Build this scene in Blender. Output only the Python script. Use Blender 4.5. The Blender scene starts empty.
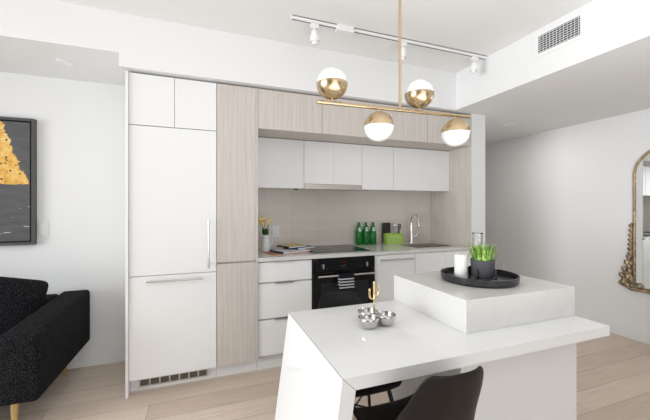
import bpy, bmesh, math, random
from mathutils import Vector, Matrix, Euler
R = math.radians
PI = math.pi
rnd = random.Random(7)
S = bpy.context.scene
C = S.collection

# ------------------------------------------------------------------ camera
cam_d = bpy.data.cameras.new('camera')
cam = bpy.data.objects.new('camera', cam_d)
C.objects.link(cam)
cam.location = (0, 0, 1.36)
cam.rotation_euler = (R(90), 0, R(-20.4))
cam_d.sensor_width = 36
cam_d.lens = 36 * 326.3 / 650
cam_d.shift_y = -2.6 / 650
cam_d.clip_start = 0.02
S.camera = cam

# ------------------------------------------------------------------ world, lights, exposure
W = bpy.data.worlds.new('daylight')
S.world = W
W.use_nodes = True
bg = W.node_tree.nodes['Background']
bg.inputs[0].default_value = (0.93, 0.96, 1.0, 1)
bg.inputs[1].default_value = 1.0


def area_light(name, loc, rot, sx, sy, power, col, spread=180):
    d = bpy.data.lights.new(name, 'AREA')
    d.shape = 'RECTANGLE'
    d.size = sx
    d.size_y = sy
    d.energy = power
    d.color = col
    d.spread = R(spread)
    o = bpy.data.objects.new(name, d)
    o.location = loc
    o.rotation_euler = rot
    C.objects.link(o)
    return o


# daylight through the window wall on the left and the window behind the camera
area_light('daylight_left', (-4.3, 0.8, 1.4), (0, R(-87), 0), 2.1, 3.0, 82, (0.925, 0.965, 1.0), 108)
area_light('daylight_rear', (0.6, -2.9, 1.35), (R(90), 0, 0), 3.0, 2.1, 27, (0.925, 0.965, 1.0))
# added fill lamp, unseen, aimed up to brighten the ceiling and bounce down
area_light('ceiling_fill', (0.7, -0.5, 0.8), (R(180), 0, 0), 2.4, 2.4, 60, (0.925, 0.965, 1.0))

S.view_settings.view_transform = 'Standard'
S.view_settings.look = 'None'
S.view_settings.gamma = 1
S.view_settings.use_curve_mapping = False
S.view_settings.exposure = -0.06


# ------------------------------------------------------------------ materials
def mat(name, col, rough=0.5, metal=0.0, spec=0.5, coat=0.0, trans=0.0, ior=1.45, emis=None, estr=0.0):
    m = bpy.data.materials.new(name)
    m.use_nodes = True
    b = m.node_tree.nodes['Principled BSDF']
    b.inputs['Base Color'].default_value = (*col, 1)
    b.inputs['Roughness'].default_value = rough
    b.inputs['Metallic'].default_value = metal
    b.inputs['Specular IOR Level'].default_value = spec
    b.inputs['Coat Weight'].default_value = coat
    b.inputs['Transmission Weight'].default_value = trans
    b.inputs['IOR'].default_value = ior
    if emis:
        b.inputs['Emission Color'].default_value = (*emis, 1)
        b.inputs['Emission Strength'].default_value = estr
    return m


def nodes(m):
    nt = m.node_tree
    return nt, nt.nodes, nt.links, nt.nodes['Principled BSDF']


def coords(nt, scale=(1, 1, 1), rot=(0, 0, 0), loc=(0, 0, 0), kind='Object'):
    tc = nt.nodes.new('ShaderNodeTexCoord')
    mp = nt.nodes.new('ShaderNodeMapping')
    mp.inputs['Scale'].default_value = scale
    mp.inputs['Rotation'].default_value = rot
    mp.inputs['Location'].default_value = loc
    nt.links.new(tc.outputs[kind], mp.inputs['Vector'])
    return mp.outputs['Vector']


def noise(nt, vec, scale, detail=4, rough=0.6):
    n = nt.nodes.new('ShaderNodeTexNoise')
    n.inputs['Scale'].default_value = scale
    n.inputs['Detail'].default_value = detail
    n.inputs['Roughness'].default_value = rough
    nt.links.new(vec, n.inputs['Vector'])
    return n.outputs['Fac']


def ramp(nt, fac, stops, interp='LINEAR'):
    r = nt.nodes.new('ShaderNodeValToRGB')
    r.color_ramp.interpolation = interp
    els = r.color_ramp.elements
    while len(els) < len(stops):
        els.new(0.5)
    for e, (p, c) in zip(els, stops):
        e.position = p
        e.color = (*c, 1)
    nt.links.new(fac, r.inputs['Fac'])
    return r.outputs['Color']


def mixc(nt, a, b, fac, mode='MIX'):
    n = nt.nodes.new('ShaderNodeMix')
    n.data_type = 'RGBA'
    n.blend_type = mode
    for sock, v in ((n.inputs[0], fac), (n.inputs[6], a), (n.inputs[7], b)):
        if isinstance(v, (int, float)):
            sock.default_value = v
        elif isinstance(v, tuple):
            sock.default_value = (*v, 1)
        else:
            nt.links.new(v, sock)
    return n.outputs[2]


def bump(nt, b, height, strength=0.2, dist=0.01):
    n = nt.nodes.new('ShaderNodeBump')
    n.inputs['Strength'].default_value = strength
    n.inputs['Distance'].default_value = dist
    nt.links.new(height, n.inputs['Height'])
    nt.links.new(n.outputs['Normal'], b.inputs['Normal'])


M = {}
M['wall'] = mat('white wall paint', (0.845, 0.845, 0.84), 0.75, spec=0.3)
M['ceiling'] = mat('ceiling paint', (0.86, 0.85, 0.835), 0.85, spec=0.2)
M['trim'] = mat('trim paint', (0.84, 0.84, 0.83), 0.45)
M['lacquer'] = mat('white cabinet lacquer', (0.85, 0.85, 0.845), 0.32, spec=0.4)
M['carcass'] = mat('cabinet interior grey', (0.62, 0.61, 0.60), 0.6)
M['steel'] = mat('brushed steel', (0.58, 0.57, 0.56), 0.2, metal=1)
M['sinksteel'] = mat('satin sink steel', (0.56, 0.52, 0.48), 0.4, metal=1)
M['chrome'] = mat('chrome', (0.82, 0.82, 0.83), 0.07, metal=1)
M['pull'] = mat('satin aluminium', (0.68, 0.675, 0.67), 0.35, metal=1)
M['brass'] = mat('brushed brass', (0.58, 0.45, 0.285), 0.27, metal=1)
M['gold'] = mat('polished gold', (0.88, 0.68, 0.36), 0.2, metal=1)
M['opal'] = mat('opal glass', (0.88, 0.88, 0.87), 0.12, spec=0.5)
M['blackglass'] = mat('black glass', (0.006, 0.006, 0.007), 0.05, spec=0.3)
M['blackpaint'] = mat('black enamel', (0.012, 0.012, 0.013), 0.3)
M['blackmatte'] = mat('matte black', (0.018, 0.018, 0.019), 0.5)
M['shell'] = mat('dark brown moulded shell', (0.011, 0.0088, 0.008), 0.45, spec=0.3)
M['shell2'] = mat('black moulded shell', (0.010, 0.010, 0.011), 0.45, spec=0.3)
M['whiteplastic'] = mat('white plastic', (0.82, 0.82, 0.81), 0.35)
M['fixture'] = mat('white fixture enamel', (0.86, 0.86, 0.85), 0.4)
M['rail'] = mat('rail slot', (0.09, 0.09, 0.09), 0.6)
M['candle'] = mat('candle wax', (0.88, 0.87, 0.83), 0.5)
M['wick'] = mat('wick', (0.05, 0.05, 0.05), 0.9)
M['pitcher'] = mat('white ceramic', (0.80, 0.80, 0.79), 0.2)
M['bottle'] = mat('green bottle glass', (0.004, 0.36, 0.04), 0.04, trans=0.7, ior=1.45)
M['bottlelabel'] = mat('pale green label', (0.70, 0.82, 0.74), 0.5)
M['cap'] = mat('green cap', (0.03, 0.17, 0.05), 0.35)
M['lime'] = mat('lime green box', (0.38, 0.60, 0.10), 0.45)
M['ink'] = mat('white ink', (0.85, 0.9, 0.8), 0.6)
M['blue'] = mat('navy cover', (0.035, 0.06, 0.16), 0.35)
M['paper'] = mat('paper page', (0.80, 0.80, 0.79), 0.6)
M['yellow'] = mat('yellow print', (0.75, 0.52, 0.08), 0.45)
M['darkcover'] = mat('dark cover', (0.03, 0.025, 0.03), 0.4)
M['orange'] = mat('orange cover', (0.62, 0.25, 0.09), 0.45)
M['petal'] = mat('pale yellow petals', (0.80, 0.62, 0.22), 0.6)
M['petal2'] = mat('cream petals', (0.84, 0.74, 0.48), 0.6)
M['stem'] = mat('green stem', (0.035, 0.10, 0.02), 0.6)
M['goldleg'] = mat('brass sofa leg', (0.62, 0.43, 0.19), 0.35, metal=0.6)
M['ringmark'] = mat('grey ring print', (0.06, 0.06, 0.06), 0.3)
M['mirror'] = mat('mirror glass', (0.86, 0.88, 0.87), 0.0, metal=1)
M['framewood'] = mat('dark grey frame', (0.085, 0.085, 0.085), 0.45)
M['red'] = mat('red display', (0.2, 0.01, 0.01), 0.4, emis=(1.0, 0.06, 0.05), estr=0.06)
M['grilleshade'] = mat('painted grille shade', (0.03, 0.03, 0.032), 0.7)  # near-black colour painted in as the shade behind slats and louvres
M['tan'] = mat('brown grille slats', (0.18, 0.16, 0.13), 0.5)
M['wood_handle'] = mat('wooden utensil', (0.35, 0.22, 0.11), 0.6)
M['glassframe'] = mat('window frame', (0.55, 0.55, 0.55), 0.4)

g = mat('clear glass', (0.985, 0.99, 0.99), 0.0, trans=1.0, ior=1.18)
M['glass'] = g


def wood_mat(name, c0, c1, c2, axis='Z'):
    m = mat(name, c1, 0.5, spec=0.35)
    nt, ns, lk, b = nodes(m)
    sc = {'Z': (26, 26, 1.1), 'X': (1.1, 26, 26)}[axis]
    v = coords(nt, sc)
    f = noise(nt, v, 2.2, 6, 0.62)
    v2 = coords(nt, {'Z': (5, 5, 0.55), 'X': (.55, 5, 5)}[axis])
    w = nt.nodes.new('ShaderNodeTexWave')
    w.wave_type = 'BANDS'
    w.bands_direction = 'X'
    w.inputs['Scale'].default_value = 1.6
    w.inputs['Distortion'].default_value = 9
    w.inputs['Detail'].default_value = 3
    w.inputs['Detail Scale'].default_value = 1.4
    lk.new(v2, w.inputs['Vector'])
    col = ramp(nt, f, [(0.3, c0), (0.5, c1), (0.72, c2)])
    wc = ramp(nt, w.outputs['Fac'], [(0.0, (0.93, 0.925, 0.92)), (0.6, (1, 1, 1))])
    out = mixc(nt, col, wc, 0.8, 'MULTIPLY')
    lk.new(out, b.inputs['Base Color'])
    bump(nt, b, f, 0.08, 0.003)
    return m


M['oak'] = wood_mat('greige oak veneer', (0.565, 0.52, 0.475), (0.61, 0.565, 0.52), (0.65, 0.605, 0.56))

# oak plank floor, boards along X
m = mat('oak plank floor', (0.5, 0.4, 0.3), 0.42, spec=0.35)
nt, ns, lk, b = nodes(m)
v = coords(nt, (1, 1, 1), loc=(0.35, 0.06, 0))
br = nt.nodes.new('ShaderNodeTexBrick')
br.offset = 0.37
br.inputs['Scale'].default_value = 1.0
br.inputs['Brick Width'].default_value = 1.7
br.inputs['Row Height'].default_value = 0.185
br.inputs['Mortar Size'].default_value = 0.0016
br.inputs['Mortar Smooth'].default_value = 0.3
br.inputs['Bias'].default_value = 0.0
br.inputs['Color1'].default_value = (0.74, 0.62, 0.52, 1)
br.inputs['Color2'].default_value = (0.60, 0.49, 0.40, 1)
br.inputs['Mortar'].default_value = (0.27, 0.20, 0.15, 1)
lk.new(v, br.inputs['Vector'])
gv = coords(nt, (1.6, 22, 1))
gf = noise(nt, gv, 2.0, 6, 0.65)
gc = ramp(nt, gf, [(0.3, (0.86, 0.85, 0.84)), (0.65, (1.06, 1.05, 1.04))])
out = mixc(nt, br.outputs['Color'], gc, 0.9, 'MULTIPLY')
lk.new(out, b.inputs['Base Color'])
bump(nt, b, br.outputs['Fac'], -0.15, 0.002)
M['floor'] = m

# greige stacked tiles
m = mat('greige wall tile', (0.5, 0.46, 0.42), 0.3, spec=0.45)
nt, ns, lk, b = nodes(m)
v = coords(nt, (1, 1, 1), rot=(R(90), 0, 0), loc=(-0.02, 0.0, 0.0))
br = nt.nodes.new('ShaderNodeTexBrick')
br.offset = 0.0
br.inputs['Scale'].default_value = 1.0
br.inputs['Brick Width'].default_value = 0.285
br.inputs['Row Height'].default_value = 0.1
br.inputs['Mortar Size'].default_value = 0.0016
br.inputs['Mortar Smooth'].default_value = 0.2
br.inputs['Color1'].default_value = (0.715, 0.66, 0.60, 1)
br.inputs['Color2'].default_value = (0.695, 0.64, 0.58, 1)
br.inputs['Mortar'].default_value = (0.56, 0.51, 0.455, 1)
lk.new(v, br.inputs['Vector'])
lk.new(br.outputs['Color'], b.inputs['Base Color'])
bump(nt, b, br.outputs['Fac'], -0.2, 0.002)
M['tile'] = m

# pale speckled stone
def stone(name, c0, c1, rough):
    m = mat(name, c0, rough, spec=0.5)
    nt, ns, lk, b = nodes(m)
    v = coords(nt)
    f = noise(nt, v, 6, 8, 0.7)
    f2 = noise(nt, v, 160, 2, 0.5)
    col = ramp(nt, f, [(0.35, c0), (0.7, c1)])
    sp = ramp(nt, f2, [(0.35, (0.965, 0.965, 0.965)), (0.55, (1, 1, 1))])
    lk.new(mixc(nt, col, sp, 1.0, 'MULTIPLY'), b.inputs['Base Color'])
    return m


M['counter'] = stone('pale grey quartz', (0.64, 0.625, 0.60), (0.70, 0.685, 0.66), 0.16)
M['block'] = stone('warm grey quartz', (0.71, 0.695, 0.67), (0.77, 0.755, 0.73), 0.2)
M['gloss'] = mat('white gloss table', (0.86, 0.862, 0.86), 0.09, spec=0.5)

# black boucle
m = mat('black boucle fabric', (0.012, 0.012, 0.014), 0.95, spec=0.15)
nt, ns, lk, b = nodes(m)
v = coords(nt)
vo = nt.nodes.new('ShaderNodeTexVoronoi')
vo.inputs['Scale'].default_value = 125
lk.new(v, vo.inputs['Vector'])
n2 = noise(nt, v, 120, 4, 0.7)
col = ramp(nt, vo.outputs['Distance'], [(0.05, (0.034, 0.035, 0.040)), (0.6, (0.006, 0.006, 0.007))])
lk.new(mixc(nt, col, ramp(nt, n2, [(0.35, (0.55, 0.55, 0.55)), (0.65, (1.4, 1.4, 1.4))]), 0.9, 'MULTIPLY'), b.inputs['Base Color'])
bump(nt, b, vo.outputs['Distance'], -1.0, 0.012)
M['boucle'] = m

# aged bronze-gold
m = mat('aged gilt', (0.3, 0.2, 0.1), 0.38, metal=0.85)
nt, ns, lk, b = nodes(m)
v = coords(nt)
f = noise(nt, v, 22, 5, 0.7)
lk.new(ramp(nt, f, [(0.3, (0.16, 0.12, 0.085)), (0.55, (0.38, 0.295, 0.20)), (0.75, (0.62, 0.50, 0.36))]), b.inputs['Base Color'])
M['gilt'] = m

# striped towel (stripes across, by height)
m = mat('striped cotton', (0.02, 0.02, 0.03), 0.9, spec=0.1)
nt, ns, lk, b = nodes(m)
tc = nt.nodes.new('ShaderNodeTexCoord')
sep = nt.nodes.new('ShaderNodeSeparateXYZ')
lk.new(tc.outputs['Object'], sep.inputs[0])
ma = nt.nodes.new('ShaderNodeMath'); ma.operation = 'MULTIPLY'; ma.inputs[1].default_value = 1 / 0.0245
lk.new(sep.outputs['Z'], ma.inputs[0])
fr = nt.nodes.new('ShaderNodeMath'); fr.operation = 'FRACT'
lk.new(ma.outputs[0], fr.inputs[0])
gt = nt.nodes.new('ShaderNodeMath'); gt.operation = 'GREATER_THAN'; gt.inputs[1].default_value = 0.55
lk.new(fr.outputs[0], gt.inputs[0])
lo = nt.nodes.new('ShaderNodeMath'); lo.operation = 'LESS_THAN'; lo.inputs[1].default_value = -0.022
lk.new(sep.outputs['Z'], lo.inputs[0])
mu = nt.nodes.new('ShaderNodeMath'); mu.operation = 'MULTIPLY'
lk.new(gt.outputs[0], mu.inputs[0]); lk.new(lo.outputs[0], mu.inputs[1])
lk.new(mixc(nt, (0.012, 0.013, 0.02), (0.5, 0.51, 0.52), mu.outputs[0]), b.inputs['Base Color'])
M['towel'] = m

# abstract painting: dark slate ground, a rough gold wedge with black flecks, pale streaks low down
m = mat('abstract paint', (0.06, 0.06, 0.065), 0.55)
nt, ns, lk, b = nodes(m)
v = coords(nt)            # object origin at the lower right corner of the canvas: x to the left is negative, z up
sep = nt.nodes.new('ShaderNodeSeparateXYZ'); lk.new(v, sep.inputs[0])


def math_(op, a, b_=None, c_=None):
    n = nt.nodes.new('ShaderNodeMath'); n.operation = op
    for i, x in enumerate((a, b_, c_)):
        if x is None: continue
        if isinstance(x, (int, float)): n.inputs[i].default_value = x
        else: lk.new(x, n.inputs[i])
    return n.outputs[0]


edge = noise(nt, coords(nt, (9, 1, 9)), 1.6, 6, 0.7)
rag = math_('MULTIPLY', math_('SUBTRACT', edge, 0.5), 0.16)
# right edge of the wedge: x = -0.235 - 0.42*(z-0.42)+0.16 ; left edge mirrored about x=-0.47
zz = math_('SUBTRACT', sep.outputs['Z'], 0.455)
half = math_('SUBTRACT', 0.39, math_('MULTIPLY', zz, 0.34))
dx = math_('ABSOLUTE', math_('ADD', sep.outputs['X'], 0.40))
ins = math_('SUBTRACT', math_('ADD', half, rag), dx)
inside = math_('MULTIPLY', math_('GREATER_THAN', ins, 0.0), math_('GREATER_THAN', math_('ADD', zz, math_('MULTIPLY', rag, 0.35)), 0.0))
inside = math_('MULTIPLY', inside, math_('LESS_THAN', zz, 0.75))
gold = ramp(nt, noise(nt, coords(nt, (7, 7, 5)), 2.4, 8, 0.75), [(0.32, (0.50, 0.20, 0.02)), (0.5, (0.86, 0.50, 0.11)), (0.66, (0.95, 0.74, 0.34))])
vo = nt.nodes.new('ShaderNodeTexVoronoi'); vo.inputs['Scale'].default_value = 24
lk.new(coords(nt, (1, 0.0, 1.25)), vo.inputs['Vector'])
fl = math_('LESS_THAN', vo.outputs['Distance'], 0.20)
gold = mixc(nt, gold, (0.02, 0.02, 0.022), fl)
ground = ramp(nt, noise(nt, coords(nt, (3, 3, 12)), 1.6, 5, 0.6), [(0.3, (0.075, 0.075, 0.08)), (0.7, (0.125, 0.125, 0.13))])
st = noise(nt, coords(nt, (2.4, 1, 16)), 1.9, 4, 0.6)
stm = math_('MULTIPLY', math_('GREATER_THAN', st, 0.62), math_('LESS_THAN', sep.outputs['Z'], 0.36))
ground = mixc(nt, ground, (0.62, 0.63, 0.64), stm)
lk.new(mixc(nt, ground, gold, inside), b.inputs['Base Color'])
M['art'] = m

# leaves
m = mat('grass blades', (0.12, 0.3, 0.05), 0.5)
nt, ns, lk, b = nodes(m)
f = noise(nt, coords(nt), 40, 2, 0.5)
lk.new(ramp(nt, f, [(0.3, (0.06, 0.19, 0.03)), (0.5, (0.26, 0.48, 0.08)), (0.68, (0.58, 0.70, 0.22))]), b.inputs['Base Color'])
M['leaf'] = m
M['pot'] = mat('charcoal ceramic pot', (0.075, 0.077, 0.083), 0.5)
m = mat('black tray', (0.012, 0.012, 0.013), 0.35)
nt, ns, lk, b = nodes(m)
f = noise(nt, coords(nt, (10, 10, 40)), 3, 5, 0.7)
lk.new(ramp(nt, f, [(0.35, (0.008, 0.008, 0.009)), (0.75, (0.045, 0.046, 0.05))]), b.inputs['Base Color'])
M['tray'] = m


# ------------------------------------------------------------------ mesh helpers
def bm_new():
    return bmesh.new()


def box(bm, x0, x1, y0, y1, z0, z1, bev=0.0, seg=2):
    r = bmesh.ops.create_cube(bm, size=1)
    vs = r['verts']
    for v_ in vs:
        v_.co = Vector(((x0 + x1) / 2 + v_.co.x * (x1 - x0), (y0 + y1) / 2 + v_.co.y * (y1 - y0), (z0 + z1) / 2 + v_.co.z * (z1 - z0)))
    if bev > 0:
        es = list({e for v_ in vs for e in v_.link_edges})
        bmesh.ops.bevel(bm, geom=es, offset=bev, segments=seg, profile=0.5, affect='EDGES')
    return bm


def B(x0, x1, y0, y1, z0, z1, bev=0.0, seg=2):
    return box(bm_new(), x0, x1, y0, y1, z0, z1, bev, seg)


def prism(bm, pts, axis, a0, a1):
    """extrude polygon pts (2D) along axis ('x','y','z') from a0 to a1"""
    def P(p, a):
        return {'x': (a, p[0], p[1]), 'y': (p[0], a, p[1]), 'z': (p[0], p[1], a)}[axis]
    A = [bm.verts.new(P(p, a0)) for p in pts]
    Z = [bm.verts.new(P(p, a1)) for p in pts]
    n = len(pts)
    bm.faces.new(A)
    bm.faces.new(Z[::-1])
    for i in range(n):
        bm.faces.new((A[i], A[(i + 1) % n], Z[(i + 1) % n], Z[i]))
    bmesh.ops.recalc_face_normals(bm, faces=bm.faces[:])
    return bm


def lathe(bm, prof, cx=0, cy=0, cz=0, seg=32, cap=True):
    rings = []
    for r, z in prof:
        if r < 1e-5:
            rings.append([bm.verts.new((cx, cy, cz + z))])
        else:
            rings.append([bm.verts.new((cx + r * math.cos(2 * PI * i / seg), cy + r * math.sin(2 * PI * i / seg), cz + z)) for i in range(seg)])
    for a, b_ in zip(rings, rings[1:]):
        if len(a) == 1 and len(b_) == 1:
            continue
        for i in range(seg):
            j = (i + 1) % seg
            if len(a) == 1:
                bm.faces.new((a[0], b_[j], b_[i]))
            elif len(b_) == 1:
                bm.faces.new((a[i], a[j], b_[0]))
            else:
                bm.faces.new((a[i], a[j], b_[j], b_[i]))
    if cap:
        for rg in (rings[0], rings[-1]):
            if len(rg) > 1:
                bm.faces.new(rg)
    bmesh.ops.recalc_face_normals(bm, faces=bm.faces[:])
    return bm


def tube(bm, pts, rad, seg=12, closed=False):
    pts = [Vector(p) for p in pts]
    n = len(pts)
    rads = rad if isinstance(rad, (list, tuple)) else [rad] * n
    tang = []
    for i in range(n):
        if closed:
            t = pts[(i + 1) % n] - pts[i - 1]
        else:
            t = pts[min(i + 1, n - 1)] - pts[max(i - 1, 0)]
        tang.append(t.normalized())
    up = Vector((0, 0, 1)) if abs(tang[0].z) < 0.9 else Vector((1, 0, 0))
    u = tang[0].cross(up).normalized()
    rings = []
    for i in range(n):
        if i > 0:
            q = tang[i - 1].rotation_difference(tang[i])
            u = q @ u
        w = tang[i].cross(u).normalized()
        rings.append([bm.verts.new(pts[i] + rads[i] * (u * math.cos(2 * PI * k / seg) + w * math.sin(2 * PI * k / seg))) for k in range(seg)])
    m_ = n if closed else n - 1
    for i in range(m_):
        a, b_ = rings[i], rings[(i + 1) % n]
        for k in range(seg):
            bm.faces.new((a[k], a[(k + 1) % seg], b_[(k + 1) % seg], b_[k]))
    if not closed:
        bm.faces.new(rings[0])
        bm.faces.new(rings[-1][::-1])
    bmesh.ops.recalc_face_normals(bm, faces=bm.faces[:])
    return bm


def ball(bm, c, r, sx=1, sy=1, sz=1, useg=16, vseg=10, rot=None):
    mtx = Matrix.Translation(c) @ (rot.to_matrix().to_4x4() if rot else Matrix()) @ Matrix.Diagonal((r * sx, r * sy, r * sz, 1))
    bmesh.ops.create_uvsphere(bm, u_segments=useg, v_segments=vseg, radius=1, matrix=mtx)
    return bm


def smooth_pts(pts, n=8):
    """Catmull-Rom through pts"""
    P = [Vector(p) for p in pts]
    out = []
    for i in range(len(P) - 1):
        p0 = P[max(i - 1, 0)]; p1 = P[i]; p2 = P[i + 1]; p3 = P[min(i + 2, len(P) - 1)]
        for k in range(n):
            t = k / n
            out.append(0.5 * ((2 * p1) + (p2 - p0) * t + (2 * p0 - 5 * p1 + 4 * p2 - p3) * t * t + (3 * p1 - p0 - 3 * p2 + p3) * t ** 3))
    out.append(P[-1])
    return out


def obj(name, bm, material, parent=None, smooth=False, label=None, local=False, angle=None):
    """link bm as one mesh object; unless local, its vertices are world coordinates"""
    if parent is not None and not local:
        bm.transform(world_of(parent).inverted())
    me = bpy.data.meshes.new(name)
    bm.to_mesh(me)
    bm.free()
    me.materials.append(material)
    if smooth:
        for p in me.polygons:
            p.use_smooth = True
        if angle:
            try:
                me.set_sharp_from_angle(angle=R(angle))
            except Exception:
                pass
    o = bpy.data.objects.new(name, me)
    C.objects.link(o)
    if parent is not None:
        o.parent = parent
    if label:
        o['label'] = label
    return o


def world_of(o):
    m_ = o.matrix_basis.copy()
    if o.parent:
        m_ = world_of(o.parent) @ m_
    return m_


def thing(name, label, cat, loc=(0, 0, 0), rotz=0, group=None):
    o = bpy.data.objects.new(name, None)
    o.empty_display_size = 0.1
    o.location = loc
    o.rotation_euler = (0, 0, rotz)
    C.objects.link(o)
    o['label'] = label
    o['category'] = cat
    if group:
        o['group'] = group
    return o


def solo(name, bm, material, label, cat, origin, group=None, smooth=False, angle=None):
    """a thing that is one mesh, with its origin at its base"""
    bm.transform(Matrix.Translation(-Vector(origin)))
    o = obj(name, bm, material, smooth=smooth, angle=angle)
    o.location = origin
    o['label'] = label
    o['category'] = cat
    if group:
        o['group'] = group
    return o


def struct(name, bm, material):
    o = obj(name, bm, material)
    o['kind'] = 'structure'
    return o


def dup(root, loc, rotz=0.0, label=None):
    r = root.copy()
    C.objects.link(r)
    r.location = loc
    r.rotation_euler = (0, 0, rotz)
    if label:
        r['label'] = label
    for ch in list(root.children):
        c = ch.copy()
        C.objects.link(c)
        c.parent = r
        for gch in list(ch.children):
            d = gch.copy()
            C.objects.link(d)
            d.parent = c
    return r


def subsurf(o, lv=2):
    md = o.modifiers.new('subsurf', 'SUBSURF')
    md.levels = lv
    md.render_levels = lv
    return o


# ------------------------------------------------------------------ the room
YF = 2.68      # front plane of the tall cabinets
YW = 3.34      # back wall
XR = 4.16      # right wall
XL = -4.5
YN = -3.0
ZC = 2.72      # ceiling
ZL = 2.44      # lowered ceiling on the left
ZH = 2.345     # lowered ceiling of the hall, underside of the bulkheads
YB = 2.63      # face of the bulkhead above the kitchen
YE = 6.2       # end of the hall

struct('floor', B(XL - 0.2, XR + 0.2, YN - 0.2, YE + 0.2, -0.1, 0.0), M['floor'])
struct('ceiling', B(XL - 0.2, XR + 0.2, YN - 0.2, YB + 0.1, ZC, ZC + 0.1), M['ceiling'])
struct('ceiling_left', B(XL, -0.553, YB, YW + 0.02, ZL, ZC), M['wall'])
struct('ceiling_hall', B(2.395, XR, YN, YE, ZH, ZC - 0.001), M['wall'])
# bulkhead above the kitchen: a box from the lowered left end to the hall's bulkhead
struct('wall_bulkhead', B(-0.553, 2.395, YB, YW, ZH, ZC - 0.001), M['wall'])
struct('wall_back', B(XL - 0.1, 2.64, YW, YW + 0.12, 0, ZC), M['wall'])
struct('wall_partition', B(2.642, 2.83, YF, YE, 0, ZH), M['wall'])
struct('wall_right', B(XR, XR + 0.12, YN, YE + 0.1, 0, ZC), M['wall'])
struct('wall_hall_end', B(2.83, XR, YE, YE + 0.1, 0, ZH), M['wall'])

# left wall with a wide window, rear wall with another
bm = bm_new()
box(bm, XL - 0.12, XL, YN, -0.9, 0, ZC)
box(bm, XL - 0.12, XL, 2.5, YW, 0, ZC)
box(bm, XL - 0.12, XL, -0.9, 2.5, 0, 0.12)
box(bm, XL - 0.12, XL, -0.9, 2.5, 2.48, ZC)
struct('wall_left', bm, M['wall'])
bm = bm_new()
box(bm, XL, -0.95, YN - 0.12, YN, 0, ZC)
box(bm, 2.15, XR, YN - 0.12, YN, 0, ZC)
box(bm, -0.95, 2.15, YN - 0.12, YN, 0, 0.27)
box(bm, -0.95, 2.15, YN - 0.12, YN, 2.43, ZC)
struct('wall_rear', bm, mat('bounce-cutting grey', (0.22, 0.22, 0.22), 0.8))  # unseen wall, coloured dark to cut bounced light on the island front
bm = bm_new()
for yy in (-0.9, 0.2, 1.33, 2.45):
    box(bm, XL - 0.08, XL - 0.02, yy, yy + 0.05, 0.12, 2.48)
box(bm, XL - 0.08, XL - 0.02, -0.9, 2.5, 0.12, 0.17)
box(bm, XL - 0.08, XL - 0.02, -0.9, 2.5, 2.43, 2.48)
struct('window_1', bm, M['glassframe'])
bm = bm_new()
for xx in (-0.95, 0.07, 1.08, 2.10):
    box(bm, xx, xx + 0.05, YN - 0.08, YN - 0.02, 0.27, 2.43)
box(bm, -0.95, 2.15, YN - 0.08, YN - 0.02, 0.27, 0.32)
box(bm, -0.95, 2.15, YN - 0.08, YN - 0.02, 2.38, 2.43)
struct('window_2', bm, M['glassframe'])


def baseboard(name, pts):
    """pts: list of boxes footprints; a stepped profile"""
    bm = bm_new()
    for (x0, x1, y0, y1, nx, ny) in pts:
        box(bm, x0, x1, y0, y1, 0, 0.098)
        # thinner cap
        box(bm, x0 + (0.006 if nx < 0 else 0), x1 - (0.006 if nx > 0 else 0), y0 + (0.006 if ny < 0 else 0), y1 - (0.006 if ny > 0 else 0), 0.098, 0.122)
    struct(name, bm, M['trim'])


baseboard('baseboard_back', [(XL, -0.525, YW - 0.016, YW, 0, -1)])
baseboard('baseboard_right', [(XR - 0.016, XR, YN, YE, -1, 0)])
baseboard('baseboard_hall', [(2.83, 2.846, YF + 0.002, YE, 1, 0)])
baseboard('baseboard_partition', [(2.644, 2.846, YF - 0.016, YF, 0, -1)])

# tiled splashback
struct('wall_backsplash', B(0.415, 2.6315, YW - 0.012, YW - 0.001, 0.94, 2.02), M['tile'])

# ------------------------------------------------------------------ the kitchen run
XA, XB0, XC0, XD = -0.503, 0.096, 0.415, 2.64
TOE = 2.755
solo('end_panel', B(-0.522, -0.5035, 2.668, YW - 0.018, 0.0, 2.335, 0.001), M['lacquer'],
     'tall thin white side panel at the left end of the kitchen, reaching the floor', 'panel', (-0.512, 2.9, 0))


def cab_body(bm, x0, x1, z0, z1, yfront, yback=YW - 0.014):
    return box(bm, x0, x1, yfront + 0.0205, yback, z0, z1)


def bar_handle(a, b_, out, rad=0.006):
    """round bar between points a and b, standing off the door by two posts towards -Y"""
    bm = bm_new()
    a = Vector(a); b_ = Vector(b_)
    d = (b_ - a).normalized()
    tube(bm, [a - d * 0.012, b_ + d * 0.012], rad, 12)
    for p in (a + d * 0.02, b_ - d * 0.02):
        tube(bm, [p, p + Vector((0, out, 0))], rad * 0.8, 10)
    return bm


# fridge: upper cabinet
t = thing('wall_cabinet', 'white two-door cabinet over the built-in fridge', 'cabinet', (-0.2, YF, 1.956))
obj('body', cab_body(bm_new(), XA, XB0 - 0.002, 1.956, 2.33, YF), M['lacquer'], t)
xm = -0.204
obj('door', B(XA + 0.001, xm - 0.0015, YF, YF + 0.019, 1.958, 2.328, 0.001), M['lacquer'], t)
obj('door', B(xm + 0.0015, XB0 - 0.003, YF, YF + 0.019, 1.958, 2.328, 0.001), M['lacquer'], t)

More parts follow.
